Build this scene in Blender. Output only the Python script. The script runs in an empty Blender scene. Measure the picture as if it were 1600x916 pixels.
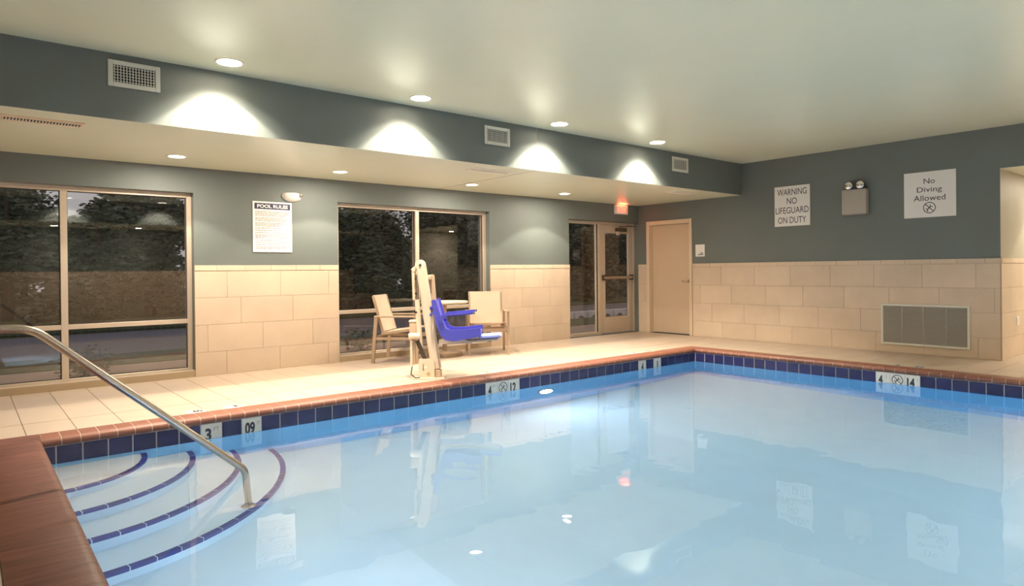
import bpy, bmesh, math, random
from mathutils import Vector, Matrix
random.seed(7)
sc = bpy.context.scene
COL = sc.collection
PI = math.pi

# ------------------------------------------------------------------ camera
F_PX, YAW, ROLL, PITCH, CY, CAM_H = 1030.64, 0.8763, 0.0100, -0.0044, 428.59, 1.25
fw = Vector((math.cos(YAW), math.sin(YAW), 0)); rt = Vector((math.sin(YAW), -math.cos(YAW), 0)); up = Vector((0, 0, 1))
fw2 = fw * math.cos(PITCH) + up * math.sin(PITCH); up2 = -fw * math.sin(PITCH) + up * math.cos(PITCH)
rt3 = rt * math.cos(ROLL) - up2 * math.sin(ROLL); up3 = rt * math.sin(ROLL) + up2 * math.cos(ROLL)
cam = bpy.data.cameras.new('camera'); cam_o = bpy.data.objects.new('camera', cam); COL.objects.link(cam_o)
m = Matrix((rt3, up3, -fw2)).transposed().to_4x4(); m.translation = (0, 0, CAM_H); cam_o.matrix_world = m
cam.sensor_fit = 'HORIZONTAL'; cam.sensor_width = 36; cam.lens = 36 * F_PX / 1600
cam.shift_y = -(458 - CY) / 1600; cam.clip_start = 0.05; cam.clip_end = 300
sc.camera = cam_o

# ------------------------------------------------------------------ world, exposure
w = bpy.data.worlds.new('dusk'); sc.world = w; w.use_nodes = True
bg = w.node_tree.nodes['Background']; bg.inputs[0].default_value = (0.92, 0.90, 0.95, 1); bg.inputs[1].default_value = 0.42
sc.view_settings.view_transform = 'Standard'; sc.view_settings.look = 'None'
sc.view_settings.gamma = 1; sc.view_settings.use_curve_mapping = False
sc.view_settings.exposure = 0.43
LAMP_W = 142.0; SOFFIT_W = 53.0; SPILL_W = 26.0; POOL_W = 31.0
MAIN_X = (1.81, 3.76, 5.80, 7.77); OPP_X = (1.93, 3.96, 5.98, 8.0)      # downlights in the high ceiling
WARM = (1.0, 0.875, 0.70)

# ------------------------------------------------------------------ measures (metres)
YW, XW, HC, HS, YS = 8.657, 10.568, 3.102, 2.551, 6.345          # left wall, right wall, ceiling, soffit, soffit face
YO, YS2, X0 = -3.82, -1.50, -1.15                                 # opposite wall, its soffit face, near wall
PX0, PX1, PY0, PY1 = 0.45, 8.845, -1.28, 6.139                    # pool
YA, YA2, XA = 2.573, -0.45, 13.6                                  # alcove
TZ = [0.0, 0.290, 0.626, 0.960, 1.293, 1.362]                     # wall tile courses
WATER = -0.19

# ------------------------------------------------------------------ materials
def nt(name):
    mt = bpy.data.materials.new(name); mt.use_nodes = True
    t = mt.node_tree; b = t.nodes['Principled BSDF']; return mt, t, b
def plain(name, col, rough=0.5, metal=0.0, var=0.0, scale=6.0, bump=0.0, bscale=80.0, emis=None, estr=0.0, obj_var=0.0, spec=0.5, coat=0.0, stretch=None):
    mt, t, b = nt(name); N, L = t.nodes, t.links
    b.inputs['Roughness'].default_value = rough; b.inputs['Metallic'].default_value = metal
    b.inputs['Specular IOR Level'].default_value = spec; b.inputs['Coat Weight'].default_value = coat
    b.inputs['Base Color'].default_value = (*col, 1)
    if var or obj_var:
        hsv = N.new('ShaderNodeHueSaturation'); hsv.inputs['Color'].default_value = (*col, 1)
        val = N.new('ShaderNodeMath'); val.operation = 'ADD'; val.inputs[0].default_value = 1.0; val.inputs[1].default_value = 0
        if var:
            tc = N.new('ShaderNodeTexCoord'); mp = N.new('ShaderNodeMapping'); nz = N.new('ShaderNodeTexNoise')
            nz.inputs['Scale'].default_value = scale; nz.inputs['Detail'].default_value = 5; nz.inputs['Roughness'].default_value = 0.6
            if stretch: mp.inputs['Scale'].default_value = stretch
            geo = N.new('ShaderNodeNewGeometry')
            L.new(geo.outputs['Position'], mp.inputs[0]); L.new(mp.outputs[0], nz.inputs['Vector'])
            mr = N.new('ShaderNodeMapRange'); mr.inputs['From Min'].default_value = 0.25; mr.inputs['From Max'].default_value = 0.75
            mr.inputs['To Min'].default_value = 1 - var; mr.inputs['To Max'].default_value = 1 + var
            L.new(nz.outputs['Fac'], mr.inputs['Value']); L.new(mr.outputs[0], val.inputs[0])
        if obj_var:
            oi = N.new('ShaderNodeObjectInfo'); m2 = N.new('ShaderNodeMapRange')
            m2.inputs['To Min'].default_value = -obj_var; m2.inputs['To Max'].default_value = obj_var
            L.new(oi.outputs['Random'], m2.inputs['Value']); L.new(m2.outputs[0], val.inputs[1])
        L.new(val.outputs[0], hsv.inputs['Value']); L.new(hsv.outputs[0], b.inputs['Base Color'])
    if bump:
        nz2 = N.new('ShaderNodeTexNoise'); nz2.inputs['Scale'].default_value = bscale; nz2.inputs['Detail'].default_value = 3
        g2 = N.new('ShaderNodeNewGeometry'); L.new(g2.outputs['Position'], nz2.inputs['Vector'])
        bp = N.new('ShaderNodeBump'); bp.inputs['Strength'].default_value = bump; bp.inputs['Distance'].default_value = 0.01
        L.new(nz2.outputs['Fac'], bp.inputs['Height']); L.new(bp.outputs[0], b.inputs['Normal'])
    if emis:
        b.inputs['Emission Color'].default_value = (*emis, 1); b.inputs['Emission Strength'].default_value = estr
    return mt
M = {}
M['paint'] = plain('grey_green_paint', (0.142, 0.163, 0.153), 0.55, var=0.04, scale=2.0, bump=0.04, bscale=120)
M['ceil'] = plain('ceiling_paint', (0.79, 0.80, 0.61), 0.27, var=0.02, scale=1.5, bump=0.03, bscale=60, spec=0.9)
M['tile'] = plain('sand_wall_tile', (0.66, 0.525, 0.395), 0.35, var=0.07, scale=2.6, obj_var=0.035)
M['grout'] = plain('tan_grout', (0.46, 0.35, 0.23), 0.9)
M['deck'] = plain('cream_deck_tile', (0.53, 0.42, 0.33), 0.34, var=0.05, scale=3.0, obj_var=0.025)
M['deckgrout'] = plain('deck_grout', (0.38, 0.28, 0.19), 0.9)
M['drain'] = plain('drain_slot', (0.16, 0.13, 0.10), 0.8)
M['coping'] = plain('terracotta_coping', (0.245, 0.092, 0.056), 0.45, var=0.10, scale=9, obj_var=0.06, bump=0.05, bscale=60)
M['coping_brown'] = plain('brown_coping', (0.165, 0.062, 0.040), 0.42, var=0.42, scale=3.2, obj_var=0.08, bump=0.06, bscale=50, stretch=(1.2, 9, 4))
M['brown_grout'] = plain('brown_grout', (0.36, 0.20, 0.14), 0.8)
M['copgrout'] = plain('pale_grout', (0.62, 0.50, 0.42), 0.9)
M['navy'] = plain('navy_glazed_tile', (0.030, 0.030, 0.105), 0.12, var=0.12, scale=8, obj_var=0.10)
M['tilegrout'] = plain('light_tile_grout', (0.62, 0.58, 0.60), 0.85)
M['marker'] = plain('white_marker_tile', (0.78, 0.75, 0.70), 0.25, var=0.05, scale=20)
M['plaster'] = plain('white_pool_plaster', (0.80, 0.84, 0.88), 0.8, var=0.03, scale=3)
M['stripe'] = plain('blue_step_tile', (0.03, 0.04, 0.22), 0.3, obj_var=0.1)
M['alu'] = plain('champagne_aluminium', (0.62, 0.52, 0.42), 0.42, metal=0.35)
M['alu_dark'] = plain('dark_bronze', (0.10, 0.08, 0.06), 0.4, metal=0.6)
M['rubber'] = plain('black_gasket', (0.012, 0.012, 0.013), 0.6)
M['doorleaf'] = plain('tan_door_paint', (0.64, 0.49, 0.34), 0.42, var=0.03, scale=2)
M['doorframe'] = plain('cream_frame_paint', (0.72, 0.57, 0.41), 0.4)
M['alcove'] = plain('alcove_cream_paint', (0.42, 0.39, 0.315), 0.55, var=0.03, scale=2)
M['white'] = plain('white_plastic', (0.80, 0.78, 0.74), 0.4)
M['signwhite'] = plain('sign_white', (0.82, 0.80, 0.77), 0.45)
M['ink'] = plain('dark_ink', (0.035, 0.035, 0.05), 0.6)
M['navyink'] = plain('navy_ink', (0.035, 0.03, 0.075), 0.5)
M['greyink'] = plain('grey_print', (0.30, 0.24, 0.22), 0.6)
M['vent'] = plain('vent_white_metal', (0.70, 0.68, 0.60), 0.45)
M['ventdark'] = plain('vent_dark', (0.02, 0.02, 0.02), 0.9)
M['steel'] = plain('brushed_stainless', (0.50, 0.43, 0.37), 0.27, metal=1.0, var=0.05, scale=30)
M['grille'] = plain('grey_grille_metal', (0.50, 0.46, 0.40), 0.5, metal=0.2)
M['emerg'] = plain('grey_emergency_box', (0.42, 0.38, 0.33), 0.5)
M['chrome'] = plain('lamp_reflector', (0.8, 0.8, 0.8), 0.12, metal=1.0)
M['lens'] = plain('lit_lens', (1, 1, 1), 0.4, emis=(1.0, 0.95, 0.86), estr=14)
M['poollens'] = plain('lit_pool_lens', (1, 1, 1), 0.4, emis=(0.90, 0.93, 1.0), estr=40)
M['exitred'] = plain('lit_exit_red', (0.9, 0.1, 0.05), 0.4, emis=(1.0, 0.08, 0.05), estr=3.0)
M['exitpanel'] = plain('exit_panel', (0.8, 0.72, 0.66), 0.4, emis=(1.0, 0.35, 0.25), estr=0.25)
M['liftbeige'] = plain('beige_powder_coat', (0.72, 0.58, 0.42), 0.45)
M['lifttan_shade'] = plain('tan_shade_coat', (0.50, 0.36, 0.24), 0.5)  # darker copy of the beige coat, shade put into the colour
M['blue'] = plain('royal_blue_plastic', (0.085, 0.080, 0.46), 0.35)
M['paleblue'] = plain('pale_blue_pad', (0.34, 0.38, 0.78), 0.4)
M['chairframe'] = plain('taupe_chair_metal', (0.46, 0.34, 0.24), 0.4, metal=0.3)
M['sling'] = plain('sand_sling_mesh', (0.68, 0.53, 0.40), 0.75, var=0.05, scale=120)
M['tabletop'] = plain('cream_table_top', (0.74, 0.62, 0.48), 0.35)
M['road'] = plain('asphalt', (0.17, 0.145, 0.14), 0.9, var=0.10, scale=5)
M['walk'] = plain('concrete_walk', (0.42, 0.30, 0.22), 0.9, var=0.12, scale=4)
M['grass'] = plain('night_grass', (0.07, 0.085, 0.03), 0.95, var=0.35, scale=9)
M['bark'] = plain('bark', (0.07, 0.05, 0.035), 0.9, var=0.2, scale=12)
M['leaf'] = plain('leaf_green', (0.075, 0.095, 0.055), 0.45, var=0.35, scale=1.2)
M['leaf2'] = plain('leaf_olive', (0.105, 0.10, 0.055), 0.45, var=0.35, scale=1.2)
M['kerb'] = plain('painted_concrete', (0.80, 0.74, 0.74), 0.8)

def glass_mat():
    mt, t, b = nt('window_glass'); N, L = t.nodes, t.links; N.remove(b)
    out = N['Material Output']; tr = N.new('ShaderNodeBsdfTransparent'); gl = N.new('ShaderNodeBsdfGlossy'); gl.inputs['Roughness'].default_value = 0.0
    tr.inputs[0].default_value = (0.90, 0.88, 0.86, 1)
    lw = N.new('ShaderNodeLayerWeight'); lw.inputs['Blend'].default_value = 0.5      # Schlick reflectance, the same from both sides
    pw = N.new('ShaderNodeMath'); pw.operation = 'POWER'; pw.inputs[1].default_value = 5; L.new(lw.outputs['Facing'], pw.inputs[0])
    fr = N.new('ShaderNodeMath'); fr.operation = 'MULTIPLY_ADD'; fr.inputs[1].default_value = 0.9; fr.inputs[2].default_value = 0.07; L.new(pw.outputs[0], fr.inputs[0])
    mx = N.new('ShaderNodeMixShader'); L.new(fr.outputs[0], mx.inputs[0]); L.new(tr.outputs[0], mx.inputs[1]); L.new(gl.outputs[0], mx.inputs[2])
    L.new(mx.outputs[0], out.inputs[0]); return mt
M['glass'] = glass_mat()
def water_mat(surface):
    mt, t, b = nt('pool_water' if surface else 'pool_water_side'); N, L = t.nodes, t.links; N.remove(b); out = N['Material Output']
    if surface:
        g = N.new('ShaderNodeBsdfGlass'); g.inputs['IOR'].default_value = 1.333; g.inputs['Roughness'].default_value = 0.0
        geo = N.new('ShaderNodeNewGeometry'); nz = N.new('ShaderNodeTexNoise'); nz.inputs['Scale'].default_value = 2.2; nz.inputs['Detail'].default_value = 2
        bp = N.new('ShaderNodeBump'); bp.inputs['Strength'].default_value = 0.05; bp.inputs['Distance'].default_value = 0.05
        L.new(geo.outputs['Position'], nz.inputs['Vector']); L.new(nz.outputs['Fac'], bp.inputs['Height']); L.new(bp.outputs[0], g.inputs['Normal'])
        L.new(g.outputs[0], out.inputs['Surface'])
    else:
        tr = N.new('ShaderNodeBsdfTransparent'); L.new(tr.outputs[0], out.inputs['Surface'])
    va = N.new('ShaderNodeVolumeAbsorption'); va.inputs['Color'].default_value = (0.10, 0.67, 0.93, 1); va.inputs['Density'].default_value = 0.19
    L.new(va.outputs[0], out.inputs['Volume']); return mt
M['water'] = water_mat(True); M['waterside'] = water_mat(False)

# ------------------------------------------------------------------ helpers
def link(name, mesh, parent=None):
    o = bpy.data.objects.new(name, mesh); COL.objects.link(o)
    if parent is not None: o.parent = parent
    return o
def finish(bm, name, mats, parent=None, smooth=False):
    me = bpy.data.meshes.new(name); bm.normal_update(); bm.to_mesh(me); bm.free()
    for x in (mats if isinstance(mats, (list, tuple)) else [mats]): me.materials.append(M[x] if isinstance(x, str) else x)
    if smooth:
        for p in me.polygons: p.use_smooth = True
        if hasattr(me, 'set_sharp_from_angle'): me.set_sharp_from_angle(angle=math.radians(40))
    return link(name, me, parent)
def tag(o, label=None, cat=None, group=None, kind=None):
    if label: o['label'] = label
    if cat: o['category'] = cat
    if group: o['group'] = group
    if kind: o['kind'] = kind
    return o
def thing(name, label, cat, loc=(0, 0, 0), rz=0, group=None):
    o = bpy.data.objects.new(name, None); COL.objects.link(o); o.location = loc; o.rotation_euler = (0, 0, rz)
    o.empty_display_size = 0.1
    return tag(o, label, cat, group)
def hexa(bm, c, mi=0):                    # 8 corners: bottom 4 ccw, top 4 ccw
    v = [bm.verts.new(p) for p in c]
    for f in ((3, 2, 1, 0), (4, 5, 6, 7), (0, 1, 5, 4), (1, 2, 6, 5), (2, 3, 7, 6), (3, 0, 4, 7)):
        bm.faces.new([v[i] for i in f]).material_index = mi
def box(bm, lo, hi, mi=0):
    x0, y0, z0 = lo; x1, y1, z1 = hi
    hexa(bm, [(x0, y0, z0), (x1, y0, z0), (x1, y1, z0), (x0, y1, z0), (x0, y0, z1), (x1, y0, z1), (x1, y1, z1), (x0, y1, z1)], mi)
def B(): return bmesh.new()
def boxo(name, lo, hi, mat, parent=None, bev=0.0, seg=1):
    bm = B(); box(bm, lo, hi)
    if bev: bmesh.ops.bevel(bm, geom=bm.edges[:], offset=bev, segments=seg, affect='EDGES', profile=0.5)
    return finish(bm, name, mat, parent, smooth=seg > 1)
def frame_of(d):
    d = d.normalized(); a = Vector((0, 0, 1)) if abs(d.z) < 0.9 else Vector((1, 0, 0))
    u = d.cross(a).normalized(); return u, d.cross(u).normalized()
def tube(bm, pts, r, seg=12, cap=True, mi=0):
    pts = [Vector(p) for p in pts]; n = len(pts); rs = r if isinstance(r, (list, tuple)) else [r] * n
    rings = []; u = None
    for i, p in enumerate(pts):
        d = (pts[min(i + 1, n - 1)] - pts[max(i - 1, 0)]).normalized()
        if u is None: u, v = frame_of(d)
        else:
            u = (u - d * u.dot(d)).normalized(); v = d.cross(u)
        rings.append([bm.verts.new(p + (u * math.cos(2 * PI * k / seg) + v * math.sin(2 * PI * k / seg)) * rs[i]) for k in range(seg)])
    for a, b in zip(rings, rings[1:]):
        for k in range(seg): bm.faces.new((a[k], a[(k + 1) % seg], b[(k + 1) % seg], b[k])).material_index = mi
    if cap:
        bm.faces.new(rings[0][::-1]).material_index = mi; bm.faces.new(rings[-1]).material_index = mi
def bar(bm, p0, p1, wu, wv, uref=(0, 0, 1)):   # rectangular bar; wv measured along uref-ish
    p0, p1 = Vector(p0), Vector(p1); d = (p1 - p0).normalized(); a = Vector(uref)
    v = (a - d * a.dot(d)).normalized(); u = d.cross(v)
    c = []
    for p in (p0, p1):
        for s, t in ((-1, -1), (1, -1), (1, 1), (-1, 1)): c.append(p + u * s * wu / 2 + v * t * wv / 2)
    hexa(bm, c)
def lathe(bm, prof, c=(0, 0, 0), seg=32, mi=0, axis='Z', sign=1, cap=True):
    rings = []
    for r, z in prof:
        ring = []
        for k in range(seg):
            a = 2 * PI * k / seg; x, y = r * math.cos(a), r * math.sin(a)
            p = (x, y, z * sign) if axis == 'Z' else ((x, z * sign, y) if axis == 'Y' else (z * sign, x, y))
            ring.append(bm.verts.new((c[0] + p[0], c[1] + p[1], c[2] + p[2])))
        rings.append(ring)
    for a, b in zip(rings, rings[1:]):
        for k in range(seg): bm.faces.new((a[k], a[(k + 1) % seg], b[(k + 1) % seg], b[k])).material_index = mi
    if cap and prof[0][0] > 0: bm.faces.new(rings[0][::-1]).material_index = mi
    if cap and prof[-1][0] > 0: bm.faces.new(rings[-1]).material_index = mi
    bmesh.ops.recalc_face_normals(bm, faces=bm.faces[:])
def plate(bm, outer, holes, o, u, v, n, th):   # flat polygon with holes in the plane (o; u, v), thickness th along n
    o, u, v, n = map(Vector, (o, u, v, n)); ed = []
    for lp in [outer] + list(holes):
        vs = [bm.verts.new(o + u * a + v * b) for a, b in lp]
        ed += [bm.edges.new((vs[i], vs[(i + 1) % len(vs)])) for i in range(len(vs))]
    r = bmesh.ops.triangle_fill(bm, edges=ed, use_beauty=True, use_dissolve=False, normal=n)
    fs = [f for f in r['geom'] if isinstance(f, bmesh.types.BMFace)]
    if th:
        e = bmesh.ops.extrude_face_region(bm, geom=fs)
        bmesh.ops.translate(bm, verts=[x for x in e['geom'] if isinstance(x, bmesh.types.BMVert)], vec=n * th)
    bmesh.ops.recalc_face_normals(bm, faces=bm.faces[:])
def text_part(txt, parent, o, u, n, width, height, mat='ink', name='lettering', bold=0.0, up=(0, 0, 1)):
    """flat lettering centred at o, running along u, standing along up, lying just proud of a face with normal n"""
    cu = bpy.data.curves.new('t', 'FONT'); cu.body = txt; cu.size = 1; cu.offset = bold; cu.resolution_u = 4
    ob = bpy.data.objects.new('t', cu); COL.objects.link(ob); bpy.context.view_layer.update()
    me = bpy.data.meshes.new_from_object(ob.evaluated_get(bpy.context.evaluated_depsgraph_get()))
    bpy.data.objects.remove(ob); bpy.data.curves.remove(cu)
    xs = [v.co.x for v in me.vertices]; ys = [v.co.y for v in me.vertices]
    sx = width / (max(xs) - min(xs)); sy = height / (max(ys) - min(ys)); cx = (max(xs) + min(xs)) / 2; cy = (max(ys) + min(ys)) / 2
    o, u, n, up_ = map(Vector, (o, u, n, up))
    for v in me.vertices: v.co = o + u * ((v.co.x - cx) * sx) + up_ * ((v.co.y - cy) * sy)
    me.materials.clear(); me.materials.append(M[mat]); me.name = name
    return link(name, me, parent)
def nodive(parent, o, u, n, r, mat='ink', up=(0, 0, 1)):
    """no-diving emblem: ring, bar and a small diving figure"""
    bm = B(); o, u, n, w_ = map(Vector, (o, u, n, up)); K = 36; t = r * 0.13
    P = lambda a, b: o + u * a + w_ * b
    a1 = [bm.verts.new(P(r * math.cos(2 * PI * k / K), r * math.sin(2 * PI * k / K))) for k in range(K)]
    a2 = [bm.verts.new(P((r - t) * math.cos(2 * PI * k / K), (r - t) * math.sin(2 * PI * k / K))) for k in range(K)]
    for k in range(K): bm.faces.new((a1[k], a1[(k + 1) % K], a2[(k + 1) % K], a2[k]))
    def seg(ax, ay, bx, by, wd):
        d = Vector((bx - ax, by - ay)).normalized(); e = Vector((-d.y, d.x)) * wd / 2
        bm.faces.new([bm.verts.new(P(x * r, y * r)) for x, y in ((ax + e.x, ay + e.y), (ax - e.x, ay - e.y), (bx - e.x, by - e.y), (bx + e.x, by + e.y))])
    seg(-0.66, 0.66, 0.66, -0.66, 0.13)
    seg(-0.35, -0.35, 0.22, 0.25, 0.17); seg(0.22, 0.25, 0.55, 0.1, 0.11); seg(-0.35, -0.35, -0.55, -0.12, 0.12); seg(0.2, 0.25, 0.1, 0.55, 0.12)
    hd = [bm.verts.new(P(r * (-0.28 + 0.13 * math.cos(2 * PI * k / 12)), r * (-0.55 + 0.13 * math.sin(2 * PI * k / 12)))) for k in range(12)]; bm.faces.new(hd)
    return finish(bm, 'emblem', mat, parent)

# ------------------------------------------------------------------ STRUCTURE
# ---- floor slab with the pool opening
FX1 = XA
bm = B()
for lo, hi in (((X0, PY1 + .12, -.14), (XW, YW + .3, -.012)), ((X0, YO, -.14), (XW, PY0 - .12, -.012)),
               ((X0, PY0 - .12, -.14), (PX0 - .12, PY1 + .12, -.012)), ((PX1 + .12, PY0 - .12, -.14), (XW, PY1 + .12, -.012)),
               ((XW, YA2, -.14), (XA, YA, -.012))):
    box(bm, lo, hi)
floor = tag(finish(bm, 'floor', 'deckgrout'), 'cream tiled pool deck around the water', None, kind='structure')
CW = 0.235                                           # coping width
def tile_run(name, parent, mat, boxes, bev=0.0):
    cache = {}
    for lo, hi in boxes:
        d = tuple(round(b - a, 4) for a, b in zip(lo, hi))
        if d not in cache:
            b_ = B(); box(b_, (0, 0, 0), d)
            if bev: bmesh.ops.bevel(b_, geom=[e for e in b_.edges], offset=bev, segments=1, affect='EDGES')
            me = bpy.data.meshes.new(name); b_.to_mesh(me); b_.free(); me.materials.append(M[mat]); cache[d] = me
        o = link(name, cache[d], parent); o.location = lo
T = 0.333; g = 0.005
bx = []
# left deck: columns 0.333 wide; a slot drain runs parallel to the pool at y = 6.91
yr = [PY1 + CW + .004, 6.905, 7.78, YW - .002]
x = 0.371 - 5 * T
while x < XW - 0.02:
    a, b_ = max(x, X0) + g / 2, min(x + T, XW) - g / 2
    if b_ - a > 0.03:
        for j in range(3):
            lo = yr[j] + (0.009 if j == 1 else 0.001); hi = yr[j + 1] - (0.002 if j == 0 else 0.0008)
            bx.append(((a, lo, -.012), (b_, hi, 0.0)))
    x += T
# right deck
y = PY1 + CW
xr = [PX1 + CW + .004, 9.55, XW - .002]
while y > PY0 - CW:
    for j in range(2):
        bx.append(((xr[j] + (.008 if j else .001), y - T + g / 2, -.012), (xr[j + 1] - .001, y - g / 2, 0.0)))
    y -= T
# near deck strip (behind the near coping)
y = PY1 + CW
while y > -1.0:
    bx.append(((X0 + .01, y - 2 * T + g / 2, -.012), (PX0 - .34, y - g / 2, 0.0))); y -= 2 * T
# alcove floor
y = YA
while y > YA2 + .1:
    for k in range(3): bx.append(((XW + .003 + k, y - T + g / 2, -.012), (XW + 1.0 - .003 + k, y - g / 2, 0.0)))
    y -= T
tile_run('deck_tile', floor, 'deck', bx)
bm = B(); box(bm, (X0, 6.9035, -.011), (9.56, 6.9135, -.003)); box(bm, (9.551, PY0, -.011), (9.558, 6.9035, -.003))
finish(bm, 'drain_slot', 'drain', floor)
boxo('south_deck_slab', (X0 + .01, YO + .02, -.012), (XW - .01, PY0 - CW - .01, 0.0), 'deck', floor)

# ---- walls
def wall_mesh(name, boxes, mat='paint', label=None):
    bm = B()
    for lo, hi in boxes: box(bm, lo, hi)
    return tag(finish(bm, name, mat), label, None, kind='structure')
WT = 0.32
W1 = (-0.44, 2.170, 0.075, 2.245); W2 = (4.045, 6.735, 0.075, 2.245); D1 = (8.585, XW, 0.0, 2.205)
wl = wall_mesh('wall_left', [((X0 - .3, YW, -.14), (W1[0], YW + WT, HS + .02)), ((W1[1], YW, -.14), (W2[0], YW + WT, HS + .02)), ((W2[1], YW, -.14), (D1[0], YW + WT, HS + .02)),
    ((W1[0], YW, -.14), (W1[1], YW + WT, W1[2])), ((W1[0], YW, W1[3]), (W1[1], YW + WT, HS + .02)),
    ((W2[0], YW, -.14), (W2[1], YW + WT, W2[2])), ((W2[0], YW, W2[3]), (W2[1], YW + WT, HS + .02)),
    ((D1[0], YW, D1[3]), (D1[1], YW + WT, HS + .02)), ((D1[0], YW + .02, -.14), (D1[1], YW + WT, 0.002))], label='grey-green painted wall with windows above beige tile')
DY0, DY1, DZ = 7.405, 8.395, 2.165
wr = wall_mesh('wall_right', [((XW, DY1, -.14), (XW + WT, YW + WT, HC)), ((XW, YA, -.14), (XW + WT, DY0, HC)), ((XW, DY0, DZ), (XW + WT, DY1, HC)), ((XW + .2, DY0, -.14), (XW + WT, DY1, DZ)),
    ((XW, YA2, HS), (XW + WT, YA, HC)), ((XW, YO - .3, -.14), (XW + WT, YA2, HC))], label='dark grey-green end wall with beige tile below')
wa = wall_mesh('wall_alcove', [((XW + WT, YA, -.14), (XA + .3, YA + .3, HS + .1)), ((XA, YA2 - .3, -.14), (XA + .3, YA, HS + .1)), ((XW + WT, YA2 - .3, -.14), (XA, YA2, HS + .1))], mat='alcove', label='cream painted side wall of the alcove')
wn = wall_mesh('wall_near', [((X0 - .3, YO - .3, -.14), (X0, YW, HC))], label='end wall beside the pool steps')
wo = wall_mesh('wall_opposite', [((X0, YO - .3, -.14), (XW, YO, HC))], label='wall across the pool from the windows')
# wainscot tiles, one object each
def wains(parent, a0, a1, place, starts, skip=(), rows=TZ, trim0=0.0, TL=0.672):
    out = []
    def put(s, e, z0, z1, th):
        segs = [(s, e)]
        for (k0, k1, kz0, kz1) in skip:
            n = []
            for (p, q) in segs:
                if z0 >= kz1 - .001 or z1 <= kz0 + .001 or q <= k0 or p >= k1: n.append((p, q)); continue
                if p < k0: n.append((p, k0))
                if q > k1: n.append((k1, q))
            segs = n
        for p, q in segs:
            if q - p > 0.012: out.append((p + .0015, q - .0015, z0 + .0015, z1 - .0015, th))
    for r in range(5):
        L_ = TL if r < 4 else TL / 2
        s = starts[r] if r < 4 else trim0
        while s > a0: s -= L_
        while s < a1:
            p, q = max(s, a0), min(s + L_, a1)
            if q - p > .01: put(p, q, rows[r], rows[r + 1], 0.014 if r < 4 else 0.019)
            s += L_
    tile_run('wall_tile', parent, 'tile', [place(*o) for o in out], bev=0.0012)
win_sk = [(W1[0], W1[1], W1[2], 5), (W2[0], W2[1], W2[2], 5), (D1[0], D1[1], -1, 5)]
wains(wl, X0, D1[0], lambda p, q, z0, z1, th: ((p, YW - th, z0), (q, YW, z1)), [2.535, 2.315, 2.715, 2.55], win_sk + [(W1[0], W1[1], -1, .0)], trim0=2.426)
wains(wr, YA, YW, lambda p, q, z0, z1, th: ((XW - th, p, z0), (XW, q, z1)), [4.13, 4.346, 3.94, 4.15], [(DY0 - .04, DY1 + .05, -1, 5)], trim0=4.046, TL=.652)
wains(wa, XW + .001, XA, lambda p, q, z0, z1, th: ((p, YA - th, z0), (q, YA, z1)), [10.9, 11.2, 11.0, 10.8], trim0=10.7)
bm = B(); box(bm, (X0, YW - .006, 0), (W1[0], YW, 1.36)); box(bm, (W1[1], YW - .006, 0), (W2[0], YW, 1.36)); box(bm, (W2[1], YW - .006, 0), (D1[0], YW, 1.36)); box(bm, (W1[0], YW - .006, 0), (W1[1], YW, .074)); box(bm, (W2[0], YW - .006, 0), (W2[1], YW, .074))
finish(bm, 'tile_grout', 'grout', wl)
bm = B(); box(bm, (XW - .006, YA, 0), (XW, DY0 - .04, 1.36)); box(bm, (XW - .006, DY1 + .05, 0), (XW, YW, 1.36)); finish(bm, 'tile_grout', 'grout', wr)
bm = B(); box(bm, (XW, YA - .006, 0), (XA, YA, 1.36)); finish(bm, 'tile_grout', 'grout', wa)
boxo('tile_band', (X0, YO, 0), (XW, YO + .015, 1.36), 'tile', wo); boxo('tile_band', (X0, YO + .02, 0), (X0 + .015, YW, 1.36), 'tile', wn)

# ---- ceilings and soffits
bm = B(); circ = lambda cx, cy, r: [(cx + r * math.cos(2 * PI * k / 28), cy + r * math.sin(2 * PI * k / 28)) for k in range(28)]
plate(bm, [(X0, YS2), (XW, YS2), (XW, YS), (X0, YS)], [circ(x, 6.0, .101) for x in MAIN_X] + [circ(x, -1.15, .101) for x in OPP_X], (0, 0, HC), (1, 0, 0), (0, 1, 0), (0, 0, 1), .01)
box(bm, (X0, YS2, HC + .20), (XW, YS, HC + .25))
tag(finish(bm, 'ceiling', 'ceil'), 'pale green-cream gloss ceiling over the pool', kind='structure')
def soffit(name, y0, y1, face_lo, label):
    bm = B(); box(bm, (X0, y0, HS), (XW, y1, HC + .15), 0)
    for f in bm.faces:
        if f.normal.z < -0.5: f.material_index = 1
    bm.normal_update()
    for f in bm.faces:
        if f.normal.z < -0.5: f.material_index = 1
    return tag(finish(bm, name, ['paint', 'ceil']), label, kind='structure')
s1 = soffit('ceiling_soffit', YS, YW + .3, True, 'dropped soffit above the windows, grey face and cream underside')
s2 = soffit('ceiling_soffit', YO - .3, YS2, False, 'dropped soffit across the pool facing the windows')
bm = B(); box(bm, (5.720, YS - .002, HS), (5.729, YS, HC)); box(bm, (5.720, YS, HS - .002), (5.729, YW, HS)); finish(bm, 'control_joint', 'greyink', s1)
tag(boxo('ceiling_alcove', (XW + WT, YA2 - .3, HS), (XA + .3, YA + .3, HS + .1), 'ceil'), 'low cream ceiling inside the alcove', kind='structure')
bm = B(); box(bm, (XW, YA2, HS - .004), (XW + WT, YA, HS)); finish(bm, 'header_underside', 'ceil', wr)
boxo('alcove_return', (XW + .001, YA - .005, 1.362), (XW + WT + .002, YA, HS - .004), 'alcove', wr)

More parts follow.
